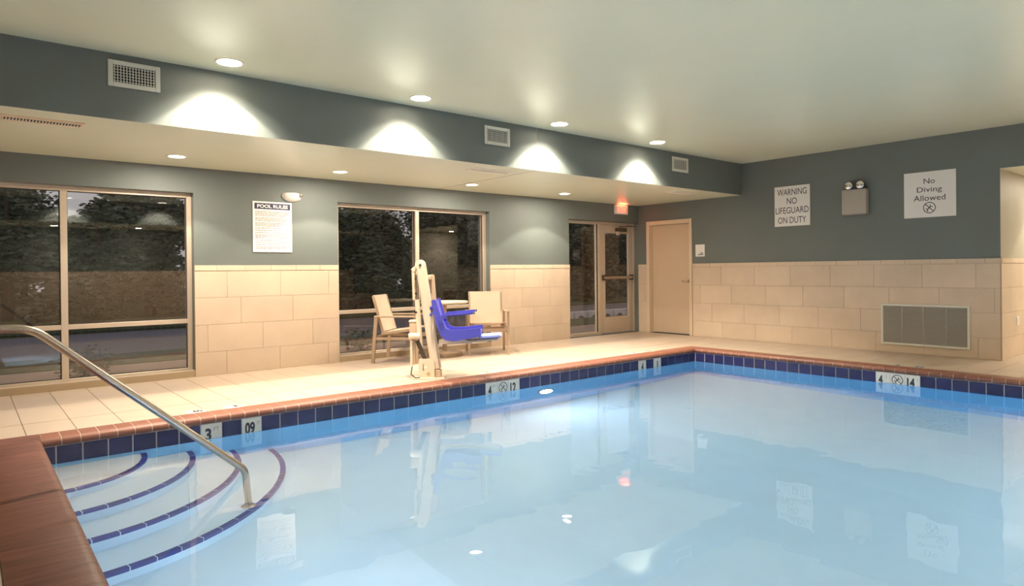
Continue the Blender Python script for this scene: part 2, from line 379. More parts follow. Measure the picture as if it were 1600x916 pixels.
# ------------------------------------------------------------------ POOL
FZ = lambda x: -1.08 - 0.30 * min(1, max(0, (x - 2.2) / 3.5))
bm = B(); WZ = -.06; wth = .25; yi0, yi1, xi0, xi1 = PY0 - .02, PY1 + .02, PX0 - .02, PX1 + .02
for lo, hi in (((xi0 - wth, yi1, -1.7), (xi1 + wth, yi1 + wth, WZ)), ((xi0 - wth, yi0 - wth, -1.7), (xi1 + wth, yi0, WZ)), ((xi0 - wth, yi0, -1.7), (xi0, yi1, WZ)), ((xi1, yi0, -1.7), (xi1 + wth, yi1, WZ))): box(bm, lo, hi)
for a, b_ in ((xi0, 2.2), (2.2, 5.7), (5.7, xi1)):
    hexa(bm, [(a, yi0, -1.7), (b_, yi0, -1.7), (b_, yi1, -1.7), (a, yi1, -1.7), (a, yi0, FZ(a)), (b_, yi0, FZ(b_)), (b_, yi1, FZ(b_)), (a, yi1, FZ(a))])
basin = tag(finish(bm, 'pool_basin', 'plaster'), 'white plastered pool basin under the water', kind='structure')
# waterline tiles
z0, z1 = -.226, -.064
def tileobj(lo, hi, mat):
    return lo, hi, mat
SP = .1735; tb = []; marks = {6: '3|FT', 8: '09|M', 24: '4|FT', 25: '@', 26: '12|\'', 40: '4|', 42: '1|'}
x = .539 - SP; i = -1; mk = []
while x < PX1:
    a, b_ = max(x, xi0) + .005, min(x + SP, xi1) - .005
    if b_ - a > .02:
        if i in marks: mk.append((marks[i], a, b_))
        else: tb.append(((a, yi1 - .010, z0), (b_, yi1, z1)))
    x += SP; i += 1
tile_run('waterline_tile', basin, 'navy', tb, bev=.002)
SR = .167; y = PY1; i = 0; tb = []; mkr = []
while y > yi0:
    b_, a = y - .005, max(y - SR, yi0) + .005
    if i in (16, 17, 18): mkr.append(({16: "4|'", 17: '@', 18: "14|'"}[i], a, b_))
    elif b_ - a > .02: tb.append(((xi1 - .010, a, z0), (xi1, b_, z1)))
    y -= SR; i += 1
tile_run('waterline_tile', basin, 'navy', tb, bev=.002)
tb = []; y = yi1 - .01
while y > yi0 + .1: tb.append(((xi0, y - SP + .005, z0), (xi0 + .010, y - .005, z1))); y -= SP
x = xi0 + .02
while x < xi1 - .2: tb.append(((x, yi0, z0), (x + SP - .01, yi0 + .010, z1))); x += SP
tile_run('waterline_tile', basin, 'navy', tb, bev=.002)
bm = B(); e = .004
box(bm, (xi0, yi1 - e, z0 - .01), (xi1, yi1, z1 + .004)); box(bm, (xi0, yi0, z0 - .01), (xi1, yi0 + e, z1 + .004)); box(bm, (xi0, yi0 + e, z0 - .01), (xi0 + e, yi1 - e, z1 + .004)); box(bm, (xi1 - e, yi0 + e, z0 - .01), (xi1, yi1 - e, z1 + .004))
finish(bm, 'tile_grout', 'tilegrout', basin)
def marker(parent, txt, o, u, n, w_, hgt, up_=(0, 0, 1), name='depth_marker_tile'):
    o, u, n, v = map(Vector, (o, u, n, up_))
    b2 = B(); c = [o + u * s * w_ / 2 + v * t_ * hgt / 2 - n * d for d in (.010, 0) for s, t_ in ((-1, -1), (1, -1), (1, 1), (-1, 1))]
    hexa(b2, c); bmesh.ops.recalc_face_normals(b2, faces=b2.faces[:]); mo = finish(b2, name, 'marker', parent)
    q = o + n * .0012
    if txt == '@': nodive(mo, q + v * .004, u, n, hgt * .40, up=v)
    else:
        big, small = txt.split('|')
        wb = w_ * (.30 if len(big) == 1 else .52)
        if big == '1': wb = w_ * .13
        off = -.16 if small else 0
        text_part(big, mo, q + u * w_ * (off if len(big) == 1 else -.10) - v * hgt * .07, u, n, wb, hgt * .70, bold=.04, up=v)
        if small: text_part(small, mo, q + u * w_ * (.24 if len(big) == 1 else .34) + v * hgt * .2, u, n, w_ * (.26 if len(small) == 2 else .12 if small == 'M' else .03), hgt * .2, up=v, mat='greyink')
for t_, a, b_ in mk: marker(basin, t_, ((a + b_) / 2, yi1 - .011, (z0 + z1) / 2), (1, 0, 0), (0, -1, 0), b_ - a + .006, z1 - z0)
for t_, a, b_ in mkr: marker(basin, t_, (xi1 - .011, (a + b_) / 2, (z0 + z1) / 2), (0, -1, 0), (-1, 0, 0), b_ - a + .008, z1 - z0)
# deck depth markers beside the coping
for t_, x, in (('09|M', 1.62), ('3|FT', 1.95), ('4|FT', 4.95), ('@', 5.13), ('4|FT', 7.75), ('12|M', 8.10)):
    marker(floor, t_, (x, PY1 + CW + .09, .0012), (-1, 0, 0), (0, 0, 1), .16, .14, up_=(0, -1, 0), name='deck_depth_marker')
for t_, y in (('4|FT', 3.35), ('14|', 3.1)):
    marker(floor, t_, (PX1 + CW + .09, y, .0012), (0, 1, 0), (0, 0, 1), .16, .14, up_=(-1, 0, 0), name='deck_depth_marker')

# coping: bull-nosed bricks
PROF = [(.034, -.062), (.010, -.056), (.001, -.040), (.000, -.026), (.008, -.008), (.026, .003), (.05, .006), (CW - .004, .006), (CW, .002), (CW, -.062)]
def brick_mesh(L_, prof=PROF, mat='coping'):
    b2 = B(); A = [b2.verts.new((0, d, z)) for d, z in prof]; C = [b2.verts.new((L_, d, z)) for d, z in prof]; n = len(prof)
    for k in range(n): b2.faces.new((A[k], A[(k + 1) % n], C[(k + 1) % n], C[k]))
    b2.faces.new(A); b2.faces.new(C[::-1]); bmesh.ops.recalc_face_normals(b2, faces=b2.faces[:])
    me = bpy.data.meshes.new('coping_brick'); b2.to_mesh(me); b2.free(); me.materials.append(M[mat])
    for p in me.polygons: p.use_smooth = True
    me.set_sharp_from_angle(angle=math.radians(50)); return me
coping = tag(thing('pool_coping', 'terracotta bullnose brick coping around the pool edge', 'coping'), kind='structure')
del coping['category']
def coping_run(p, ang, length, prof=PROF, mat='coping', gmat='copgrout'):
    n = round(length / .1255); L_ = length / n; me = brick_mesh(L_ - (.007 if mat == 'coping' else .004), prof, mat)
    ca, sa = math.cos(ang), math.sin(ang)
    for k in range(n):
        o = link('coping_brick', me, coping); s = k * L_ + .0035
        o.location = (p[0] + ca * s, p[1] + sa * s, 0); o.rotation_euler = (0, 0, ang)
    q_ = .0025 if mat == 'coping' else .0006
    gp = [(d + q_ if d < CW / 2 else d, z - q_ if z > -.03 else z) for d, z in prof]
    gm = brick_mesh(length, gp, gmat); go = link('coping_grout', gm, coping); go.location = (p[0], p[1], 0); go.rotation_euler = (0, 0, ang)
PROF_N = [(d, z) if d < .1 else (d + .10, z) for d, z in PROF]
coping_run((PX0, PY1), 0, PX1 - PX0)
coping_run((PX1, PY1), -PI / 2, PY1 - PY0)
coping_run((PX1, PY0), PI, PX1 - PX0)
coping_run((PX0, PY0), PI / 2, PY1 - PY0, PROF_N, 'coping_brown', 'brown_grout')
def corner(cx, cy, ox, oy, wx=CW):
    b2 = B(); R3 = []
    for kind_ in range(3):
        ring = []
        for (d, z) in PROF:
            dx = d * (wx / CW) if d > .1 else d
            ring.append(b2.verts.new({0: (cx, cy + oy * d, z), 1: (cx + ox * dx, cy + oy * d, z), 2: (cx + ox * dx, cy, z)}[kind_]))
        R3.append(ring)
    n = len(PROF)
    for A, C in zip(R3, R3[1:]):
        for k in range(n): b2.faces.new((A[k], A[(k + 1) % n], C[(k + 1) % n], C[k]))
    b2.faces.new(R3[0]); b2.faces.new(R3[2][::-1]); bmesh.ops.recalc_face_normals(b2, faces=b2.faces[:])
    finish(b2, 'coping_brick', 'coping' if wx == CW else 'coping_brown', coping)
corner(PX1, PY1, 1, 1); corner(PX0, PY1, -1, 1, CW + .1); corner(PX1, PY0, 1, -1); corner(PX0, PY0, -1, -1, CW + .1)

# corner steps: quarter rounds centred on the pool corner, with tile nosing
steps = tag(thing('pool_steps', 'curved corner steps going down into the pool', 'steps', (xi0, yi1, 0)), kind='structure'); del steps['category']
NA = 28
for k, (r, zt) in enumerate(((.72, -.33), (1.07, -.52), (1.42, -.72), (1.77, -.92))):
    b2 = B(); zb = -1.2
    vt = [b2.verts.new((0, 0, zt))] + [b2.verts.new((r * math.cos(a * PI / 2 / NA), -r * math.sin(a * PI / 2 / NA), zt)) for a in range(NA + 1)]
    vb = [b2.verts.new((v.co.x, v.co.y, zb)) for v in vt]; n = len(vt)
    b2.faces.new(vt); b2.faces.new(vb[::-1])
    for q in range(n): b2.faces.new((vt[q], vt[(q + 1) % n], vb[(q + 1) % n], vb[q]))
    bmesh.ops.recalc_face_normals(b2, faces=b2.faces[:]); finish(b2, 'tread', 'plaster', steps)
    ns = max(6, round(r * PI / 2 / .155)); da = PI / 2 / ns; r0, r1 = r - .040, r + .004
    b2 = B(); Q = 4; lo_, hi_ = zt - .05, zt + .004; ga = .004 / r
    A = []
    for q in range(Q + 1):
        a = ga + (da - 2 * ga) * q / Q
        A.append([b2.verts.new((rr * math.cos(a), -rr * math.sin(a), zz)) for rr, zz in ((r0, hi_), (r1, hi_), (r1, lo_), (r0, lo_))])
    for u_, v_ in zip(A, A[1:]):
        for s in range(4): b2.faces.new((u_[s], u_[(s + 1) % 4], v_[(s + 1) % 4], v_[s]))
    b2.faces.new(A[0]); b2.faces.new(A[-1][::-1]); bmesh.ops.recalc_face_normals(b2, faces=b2.faces[:])
    me = bpy.data.meshes.new('nosing_tile'); b2.to_mesh(me); b2.free(); me.materials.append(M['stripe'])
    for q in range(ns): o = link('nosing_tile', me, steps); o.rotation_euler = (0, 0, -q * da)
# water body (closed): refracting surface on top, clear sides against the basin
bm = B(); box(bm, (xi0 + .011, yi0 + .011, -1.45), (xi1 - .011, yi1 - .011, WATER), 1)
bm.normal_update()
for f in bm.faces:
    if f.normal.z > .5: f.material_index = 0
wat = finish(bm, 'pool_water', ['water', 'waterside']); tag(wat, 'clear blue still water filling the pool', 'water', kind='stuff')

# underwater lights
def pool_light(loc, ny, label, k=1.0, rz=0):
    t = thing('pool_light', label, 'light', loc, rz, 'underwater pool lights')
    b2 = B(); lathe(b2, [(.10, 0), (.14, 0), (.14, .012), (.125, .02), (.10, .012), (.10, 0)], axis='Y', sign=ny, cap=False); finish(b2, 'rim', 'steel', t, True)
    b2 = B(); lathe(b2, [(.105, .001), (.10, .012), (.06, .02), (.0, .023)], axis='Y', sign=ny); finish(b2, 'lens', 'poollens', t, True)
    l = bpy.data.lights.new('pool_lamp', 'AREA'); l.shape = 'DISK'; l.size = .18; l.energy = POOL_W * k; l.color = (.84, .89, 1.0); l.spread = PI
    lo = bpy.data.objects.new('pool_lamp', l); COL.objects.link(lo); lo.parent = t; lo.location = (0, ny * .035, 0)
    lo.rotation_euler = (PI / 2 if ny > 0 else -PI / 2, 0, 0)
pool_light((5.66, yi1, -.62), -1, 'lit round underwater lamp in the pool wall below the windows', .40)
pool_light((xi0, 2.6, -.62), -1, 'added unseen underwater lamp in the near end wall of the pool', 1.35, PI / 2)  # added lamp, out of view, whitens the light around the steps
pool_light((6.6, yi0, -.62), 1, 'added unseen underwater lamp in the pool wall across from the lift')  # unseen extra lamp, added to brighten the water

# ------------------------------------------------------------------ RECESSED DOWNLIGHTS
def downlight(x, y, z, watts, label, group, ang=56, r=.105, deep=0.0):
    """trim ring, lens and lamp; deep > 0: lens and lamp sit that far up inside a white can above the ceiling opening"""
    t = thing('recessed_downlight', label, 'downlight', (x, y, z), 0, group)
    q = r + .012 if deep else r; i_ = r - .006 if deep else r - .022
    b2 = B(); lathe(b2, [(i_, 0), (q, 0), (q, -.005), (q - .004, -.008), (i_ + .002, -.006), (i_, 0)], cap=False); finish(b2, 'trim_ring', 'vent', t, True)
    if deep:
        b2 = B(); lathe(b2, [(.0995, 0), (.0995, deep + .03), (0, deep + .03)], cap=False); finish(b2, 'reflector_can', 'white', t, True)
        b2 = B(); lathe(b2, [(.095, deep + .020), (.06, deep + .016), (.0, deep + .014)]); finish(b2, 'lens', 'lens', t, True)
    else:
        b2 = B(); lathe(b2, [(r - .021, -.001), (r - .024, -.005), (.0, -.006)]); finish(b2, 'lens', 'lens', t, True)
    l = bpy.data.lights.new('lamp', 'SPOT'); l.energy = watts; l.color = WARM; l.spot_size = math.radians(2 * ang); l.spot_blend = .12; l.shadow_soft_size = .012 if deep else .04
    lo = bpy.data.objects.new('lamp', l); COL.objects.link(lo); lo.parent = t; lo.location = (0, 0, deep - .01 if deep else -.05)
    l = bpy.data.lights.new('lens_glow', 'AREA'); l.shape = 'DISK'; l.size = .16; l.energy = SPILL_W * (3.6 if deep else 1); l.color = WARM
    lo = bpy.data.objects.new('lens_glow', l); COL.objects.link(lo); lo.parent = t; lo.location = (0, 0, deep + .008 if deep else -.012)
for k, x in enumerate(MAIN_X):
    downlight(x, 6.0, HC, LAMP_W, 'round downlight in the high ceiling along the soffit, ' + ['nearest the pool steps', 'over the pool lift', 'beside the soffit joint', 'nearest the warning sign wall'][k], 'downlights in the high ceiling', 48, deep=.10)
    downlight(OPP_X[k], -1.15, HC, LAMP_W, 'round downlight in the high ceiling along the far soffit', 'downlights along the opposite soffit', 48, deep=.10)
for k, (x, y) in enumerate(((1.82, 7.92), (3.74, 7.92), (5.86, 7.95), (7.81, 7.97))):
    downlight(x, y, HS, SOFFIT_W, 'small downlight under the soffit ' + ['by the wide window near the steps', 'between the rules sign and the chairs', 'over the chairs and table', 'before the glass door'][k], 'downlights under the soffit')
    downlight(x, -2.95, HS, SOFFIT_W, 'small downlight under the soffit across the pool', 'downlights under the opposite soffit')
downlight(12.4, 1.95, HS, SOFFIT_W, 'downlight in the alcove ceiling beside its tiled wall', 'alcove downlights'); downlight(12.0, .2, HS, SOFFIT_W, 'downlight in the middle of the alcove ceiling', 'alcove downlights')

# ------------------------------------------------------------------ WINDOWS
def bars_obj(name, boxes, mat, parent, bev=.003):
    for lo, hi in boxes: boxo(name, lo, hi, mat, parent, bev=bev)
FY0, FY1 = YW + .10, YW + .20
def window(name, X, zt, xm, label):
    x0, x1, zb, zh = X; fwid = .055
    t = thing(name, None, None, ((x0 + x1) / 2, YW + .15, zb)); t['kind'] = 'structure'; t['label'] = label
    ox, oy, oz = t.location
    def pb(nm, lo, hi, mat, bev=.003): return boxo(nm, (lo[0] - ox, lo[1] - oy, lo[2] - oz), (hi[0] - ox, hi[1] - oy, hi[2] - oz), mat, t, bev=bev)
    pb('frame_jamb', (x0, FY0, zb), (x0 + fwid, FY1, zh), 'alu'); pb('frame_jamb', (x1 - fwid, FY0, zb), (x1, FY1, zh), 'alu')
    pb('frame_head', (x0 + fwid, FY0, zh - fwid), (x1 - fwid, FY1, zh), 'alu'); pb('frame_sill', (x0 + fwid, FY0, zb), (x1 - fwid, FY1, zb + .03), 'alu')
    pb('mullion', (xm - .033, FY0, zb + .03), (xm + .033, FY1, zh - fwid), 'alu')
    cells = []
    for a, b_ in ((x0 + fwid, xm - .033), (xm + .033, x1 - fwid)):
        pb('transom', (a, FY0, zt - .027), (b_, FY1, zt + .027), 'alu')
        cells += [(a, b_, zb + .03, zt - .027), (a, b_, zt + .027, zh - fwid)]
    for a, b_, c, d in cells:
        pb('pane', (a, YW + .147, c), (b_, YW + .153, d), 'glass', bev=0)
        b2 = B(); gk = .007
        for lo, hi in (((a, c), (a + gk, d)), ((b_ - gk, c), (b_, d)), ((a + gk, c), (b_ - gk, c + gk)), ((a + gk, d - gk), (b_ - gk, d))):
            box(b2, (lo[0] - ox, YW + .135 - oy, lo[1] - oz), (hi[0] - ox, YW + .146 - oy, hi[1] - oz))
        finish(b2, 'gasket', 'rubber', t)
    pb('stool', (x0, YW + .0, zb - .0), (x1, FY0, zb + .004), 'alu', bev=0)
    return t
window('window_1', W1, .68, .862, 'wide four-pane window nearest the pool steps')
window('window_2', W2, .69, 5.40, 'four-pane window behind the chairs and pool lift')

# glass door and sidelight
d1 = thing('door_1', None, None, (9.5, YW + .15, 0)); d1['kind'] = 'structure'; d1['label'] = 'aluminium framed glass exit door with sidelight'
def db(nm, lo, hi, mat, bev=.003, parent=d1): return boxo(nm, (lo[0] - 9.5, lo[1] - YW - .15, lo[2]), (hi[0] - 9.5, hi[1] - YW - .15, hi[2]), mat, parent, bev=bev)
db('frame_jamb', (8.585, FY0, 0), (8.64, FY1, 2.2), 'alu'); db('frame_jamb', (10.515, FY0, 0), (10.566, FY1, 2.2), 'alu'); db('frame_head', (8.64, FY0, 2.145), (10.515, FY1, 2.2), 'alu')
db('frame_post', (9.475, FY0, 0), (9.555, FY1, 2.145), 'alu'); db('frame_sill', (8.64, FY0, 0.003), (9.475, FY1, .06), 'alu')
db('pane', (8.64, YW + .147, .06), (9.475, YW + .153, 2.145), 'glass', 0)
db('gasket', (9.445, YW + .12, .06), (9.475, YW + .146, 2.145), 'rubber', 0); db('glazing_bead', (9.415, YW + .118, .06), (9.445, YW + .146, 2.145), 'alu', .002)
leaf = thing('door_leaf', None, None); leaf.parent = d1
LY0, LY1 = YW + .115, YW + .16; lx0, lx1 = 9.56, 10.51
def lb(nm, lo, hi, mat, bev=.003): return db(nm, lo, hi, mat, bev, leaf)
lb('stile', (lx0, LY0, .012), (lx0 + .13, LY1, 2.14), 'alu'); lb('stile', (lx1 - .13, LY0, .012), (lx1, LY1, 2.14), 'alu')
lb('rail', (lx0 + .13, LY0, 1.985), (lx1 - .13, LY1, 2.14), 'alu'); lb('rail', (lx0 + .13, LY0, .012), (lx1 - .13, LY1, .33), 'alu')
lb('pane', (lx0 + .13, YW + .137, .33), (lx1 - .13, YW + .143, 1.985), 'glass', 0)
lb('push_bar', (lx0 + .04, LY0 - .055, 1.075), (lx1 - .05, LY0 - .015, 1.135), 'steel', .008)
lb('bar_bracket', (lx0 + .03, LY0 - .05, 1.05), (lx0 + .09, LY0, 1.16), 'alu_dark'); lb('bar_bracket', (lx1 - .10, LY0 - .05, 1.05), (lx1 - .03, LY0, 1.16), 'alu_dark')
lb('closer_body', (lx0 + .42, LY0 - .065, 2.02), (lx0 + .72, LY0, 2.09), 'alu_dark', .008)
b2 = B(); bar(b2, (lx0 + .50 - 9.5, LY0 - .05 - YW - .15, 2.11), (lx0 + .86 - 9.5, LY0 - .14 - YW - .15, 2.125), .025, .012); bar(b2, (lx0 + .86 - 9.5, LY0 - .14 - YW - .15, 2.125), (lx0 + .76 - 9.5, LY0 - .0 - YW - .15, 2.16), .025, .012); finish(b2, 'closer_arm', 'alu_dark', leaf)
lb('closer_bracket', (lx0 + .45, LY0 - .05, 1.95), (lx0 + .52, LY0, 2.02), 'alu')

# tan side door
d2 = thing('door_2', None, None, (XW, 7.9, 0)); d2['kind'] = 'structure'; d2['label'] = 'plain tan door with cream frame in the corner'
def d2b(nm, lo, hi, mat, bev=.003, parent=d2): return boxo(nm, (lo[0] - XW, lo[1] - 7.9, lo[2]), (hi[0] - XW, hi[1] - 7.9, hi[2]), mat, parent, bev=bev)
d2b('frame_jamb', (XW - .03, DY0 - .035, 0), (XW + .14, DY0 + .025, DZ + .05), 'doorframe', .004); d2b('frame_jamb', (XW - .03, DY1 - .025, 0), (XW + .14, DY1 + .045, DZ + .05), 'doorframe', .004)
d2b('frame_head', (XW - .03, DY0 + .025, DZ - .03), (XW + .14, DY1 - .025, DZ + .05), 'doorframe', .004)
lf = d2b('door_leaf', (XW + .085, DY0 + .028, .012), (XW + .13, DY1 - .028, DZ - .033), 'doorleaf', .002)
b2 = B(); hx, hy, hz = XW + .085 - XW, DY0 + .10 - 7.9, 1.03; lathe(b2, [(.0, .02), (.028, .018), (.03, 0), (.0, 0)], c=(hx, hy, hz), axis='X', sign=-1, seg=20); tube(b2, [(hx, hy, hz), (hx - .05, hy, hz), (hx - .06, hy + .02, hz), (hx - .06, hy + .13, hz)], .009, 10); finish(b2, 'lever_handle', 'steel', d2, True)

# ------------------------------------------------------------------ WALL AND CEILING FITTINGS
def wall_vent(x0, x1, zz0, zz1, y, n, label, face=-1, group='supply grilles on the soffit'):
    xc = (x0 + x1) / 2; t = thing('air_vent', label, 'vent', (xc, y, zz0), 0, group); w_, h_ = x1 - x0, zz1 - zz0; f = .038
    s = face
    def yb(a, b_): return (min(a * s, b_ * s), max(a * s, b_ * s))
    for lo, hi in (((-w_ / 2, 0), (-w_ / 2 + f, h_)), ((w_ / 2 - f, 0), (w_ / 2, h_)), ((-w_ / 2 + f, 0), (w_ / 2 - f, f)), ((-w_ / 2 + f, h_ - f), (w_ / 2 - f, h_))):
        ya, yb_ = yb(0, .014); boxo('frame', (lo[0], ya, lo[1]), (hi[0], yb_, hi[1]), 'vent', t, bev=.003)
    ya, yb_ = yb(0, .002); boxo('backing', (-w_ / 2 + f, ya, f), (w_ / 2 - f, yb_, h_ - f), 'ventdark', t)
    b2 = B(); ww = w_ - 2 * f; ya, yb_ = yb(.007, .013); box(b2, (0, ya, f), (.0065, yb_, h_ - f)); me = bpy.data.meshes.new('blade'); b2.to_mesh(me); b2.free(); me.materials.append(M['vent'])
    for k in range(n): o = link('blade', me, t); o.location = (-w_ / 2 + f + ww * (k + .5) / n - .004, 0, 0)
    b2 = B(); hh = h_ - 2 * f; ya, yb_ = yb(.002, .006)
    for k in range(6): zc = f + hh * (k + .5) / 6; box(b2, (-ww / 2, ya, zc - .002), (ww / 2, yb_, zc + .002))
    tag(finish(b2, 'rear_blades', 'vent', t), kind='stuff')
wall_vent(.942, 1.334, 2.826, 3.046, YS, 14, 'white air grille on the soffit face above the wide window')
wall_vent(4.868, 5.265, 2.798, 3.024, YS, 14, 'white air grille on the soffit face beside the control joint')
wall_vent(8.568, 8.988, 2.800, 3.030, YS, 14, 'white air grille on the soffit face nearest the end wall')
wall_vent(.942, 1.334, 2.826, 3.046, YS2, 14, 'white air grille on the soffit across the pool', 1)
def slot_diffuser(x0, x1, y0, y1, dark, label):
    t = thing('slot_diffuser', label, 'vent', ((x0 + x1) / 2, (y0 + y1) / 2, HS), 0, 'slot diffusers under the soffit'); w_, d_ = x1 - x0, y1 - y0
    boxo('face_plate', (-w_ / 2, -d_ / 2, -.008), (w_ / 2, d_ / 2, 0), 'vent' if not dark else 'doorframe', t, bev=.003)
    n = 24; sw = w_ * .92 / n; b2 = B(); box(b2, (-w_ / 2 * .93, -.045, -.0095), (w_ / 2 * .93, .045, -.008)); finish(b2, 'slot', 'ventdark' if dark else 'greyink', t)
    b2 = B(); box(b2, (0, -.046, -.013), (sw * .45, .046, -.0095)); me = bpy.data.meshes.new('vane'); b2.to_mesh(me); b2.free(); me.materials.append(M['vent'])
    for k in range(n + 1): o = link('vane', me, t); o.location = (-w_ / 2 * .92 + k * sw - sw * .22, 0, 0)
slot_diffuser(.24, .82, 6.66, 6.88, True, 'dark slotted air diffuser under the soffit near the wide window')
slot_diffuser(4.95, 5.55, 6.62, 6.84, False, 'pale slot diffuser under the soffit by the control joint')
slot_diffuser(9.05, 9.65, 6.62, 6.84, False, 'pale slot diffuser under the soffit near the exit sign')

# pool rules sign
t = thing('pool_rules_sign', 'white framed POOL RULES notice with navy heading between the windows', 'sign', (3.13, YW, 1.53)); W_, H_ = .512, .66
boxo('board', (-W_ / 2, -.012, 0), (W_ / 2, 0, H_), 'signwhite', t, bev=.003); boxo('heading_band', (-W_ / 2 + .022, -.0135, H_ - .10), (W_ / 2 - .022, -.012, H_ - .022), 'navyink', t)
text_part('POOL RULES', t, (0, -.0145, H_ - .061), (1, 0, 0), (0, -1, 0), .40, .046, 'signwhite', bold=.03)
b2 = B(); zc = H_ - .135; rr = random.Random(3)
while zc > .03:
    a = -W_ / 2 + .03; end = W_ / 2 - .03 - rr.random() ** 2 * .12
    while a < end:
        l = min(rr.uniform(.012, .04), end - a); box(b2, (a, -.0132, zc), (a + l, -.012, zc + .009)); a += l + .007
    zc -= rr.choice((.018, .018, .03))
tag(finish(b2, 'printed_lines', 'greyink', t), kind='stuff')
# strobe
t = thing('alarm_strobe', 'cream half-dome alarm strobe above the rules notice', 'alarm', (3.394, YW, 2.29))
b2 = B(); vs = []
for i_ in range(9):
    a = PI * i_ / 8; ring = []
    for j in range(9):
        e = -PI / 2 + (PI / 2 + .35) * j / 8; ring.append(b2.verts.new((.138 * math.cos(a), -.09 * math.sin(a) * max(.05, math.cos(e)), .075 * math.sin(e) + .0) if False else (.138 * math.cos(a) * math.cos(e), -.095 * math.sin(a) * math.cos(e), .085 * math.sin(e))))
    vs.append(ring)
for a, c in zip(vs, vs[1:]):
    for j in range(8): b2.faces.new((a[j], c[j], c[j + 1], a[j + 1]))
b2.faces.new([r_[8] for r_ in vs]); bmesh.ops.remove_doubles(b2, verts=b2.verts[:], dist=1e-5); bmesh.ops.recalc_face_normals(b2, faces=b2.faces[:]); finish(b2, 'housing', 'white', t, True)
b2 = B(); lathe(b2, [(0, .05), (.02, .045), (.032, .025), (.034, 0), (.030, -.02)], c=(.095, -.052, -.004), seg=16); finish(b2, 'flash_lens', 'chrome', t, True)
# exit sign
t = thing('exit_sign', 'glowing red exit sign above the glass door', 'exit sign', (10.01, YW, 2.352)); boxo('housing', (-.185, -.05, 0), (.185, 0, .185), 'white', t, bev=.006); boxo('face_panel', (-.13, -.052, .02), (.13, -.05, .165), 'exitpanel', t)
text_part('EXIT', t, (0, -.0535, .0925), (1, 0, 0), (0, -1, 0), .22, .11, 'exitred', bold=.03)
l = bpy.data.lights.new('exit_glow', 'AREA'); l.shape = 'RECTANGLE'; l.size = .24; l.size_y = .03; l.energy = 1.2; l.color = (1, .12, .05)
lo = bpy.data.objects.new('exit_glow', l); COL.objects.link(lo); lo.parent = t; lo.location = (0, -.08, .175); lo.rotation_euler = (PI, 0, 0)
# warning signs on the end wall (facing -X, text runs towards -Y)
def rsign(name, label, yc, zz0, w_, h_):
    t = thing(name, label, 'sign', (XW, yc, zz0)); boxo('board', (-.012, -w_ / 2, 0), (0, w_ / 2, h_), 'signwhite', t, bev=.002); return t
U, Nn = (0, -1, 0), (-1, 0, 0)
t = rsign('warning_sign', 'white board reading WARNING NO LIFEGUARD ON DUTY', 5.42, 1.955, .605, .665)
for s, wd, zc in (('WARNING', .50, .565), ('NO', .17, .415), ('LIFEGUARD', .565, .262), ('ON DUTY', .48, .10)): text_part(s, t, (-.0135, 0, zc), U, Nn, wd, .105)
t = rsign('no_diving_sign', 'white board reading No Diving Allowed with round emblem', 3.40, 1.960, .655, .65)
for s, wd, zc, hh in (('No', .14, .515, .075), ('Diving', .315, .385, .095), ('Allowed', .40, .275, .08)): text_part(s, t, (-.0135, 0, zc), U, Nn, wd, hh)
nodive(t, Vector((-.0135, 0, .135)), U, Nn, .08)
t = rsign('door_plaque', 'small white plaque beside the tan door', 7.195, 1.49, .20, .225)
for zc, wd, yo in ((.062, .06, -.035), (.035, .115, -.01)): boxo('printed_line', (-.0135, yo - wd / 2, zc - .008), (-.012, yo + wd / 2, zc + .008), 'ink', t)
# emergency light
t = thing('emergency_light', 'grey emergency light box with two round lamp heads', 'light', (XW, 4.395, 2.073)); boxo('housing', (-.11, -.18, 0), (0, .18, .375), 'emerg', t, bev=.012, seg=2)
boxo('base_lip', (-.115, -.17, -.008), (0, .17, .0), 'emerg', t)
for yo in (.085, -.085):
    hd = thing('lamp_head', None, None, (-.065, yo, .44)); hd.parent = t
    b2 = B(); lathe(b2, [(.0, .04), (.04, .036), (.062, .005), (.066, -.02), (.060, -.024), (.0, -.024)], axis='X', seg=24); finish(b2, 'shell', 'rubber', hd, True)
    b2 = B(); lathe(b2, [(.058, -.0242), (.05, -.030), (.0, -.036)], axis='X', seg=24); finish(b2, 'reflector', 'chrome', hd, True)
    b2 = B(); tube(b2, [(0, 0, -.07), (0, 0, -.05)], .02, 12); finish(b2, 'swivel', 'rubber', hd, True)
# return grille in the tile
t = thing('return_grille', 'large grey metal louvre grille set in the wall tile', 'grille', (XW - .014, 3.478, .115)); gw, gh = 1.13, .60
for lo, hi in (((-gw / 2, 0), (-gw / 2 + .03, gh)), ((gw / 2 - .03, 0), (gw / 2, gh)), ((-gw / 2 + .03, 0), (gw / 2 - .03, .03)), ((-gw / 2 + .03, gh - .03), (gw / 2 - .03, gh))): boxo('frame', (-.026, lo[0], lo[1]), (0, hi[0], hi[1]), 'vent', t, bev=.003)
boxo('backing', (-.006, -gw / 2 + .03, .03), (0, gw / 2 - .03, gh - .03), 'ventdark', t)
for k in (1, 2, 3): yy = -gw / 2 + gw * k / 4; boxo('divider', (-.0215, yy - .003, .03), (-.006, yy + .003, gh - .03), 'grille', t)
b2 = B()
for k in range(36):
    zc = .035 + (gh - .07) * k / 35; hexa(b2, [(-.020, -gw / 2 + .03, zc - .006), (-.007, -gw / 2 + .03, zc + .004), (-.007, gw / 2 - .03, zc + .004), (-.020, gw / 2 - .03, zc - .006), (-.020, -gw / 2 + .03, zc - .001), (-.007, -gw / 2 + .03, zc + .0065), (-.007, gw / 2 - .03, zc + .0065), (-.020, gw / 2 - .03, zc - .001)])
bmesh.ops.recalc_face_normals(b2, faces=b2.faces[:]); tag(finish(b2, 'louvres', 'grille', t), kind='stuff')
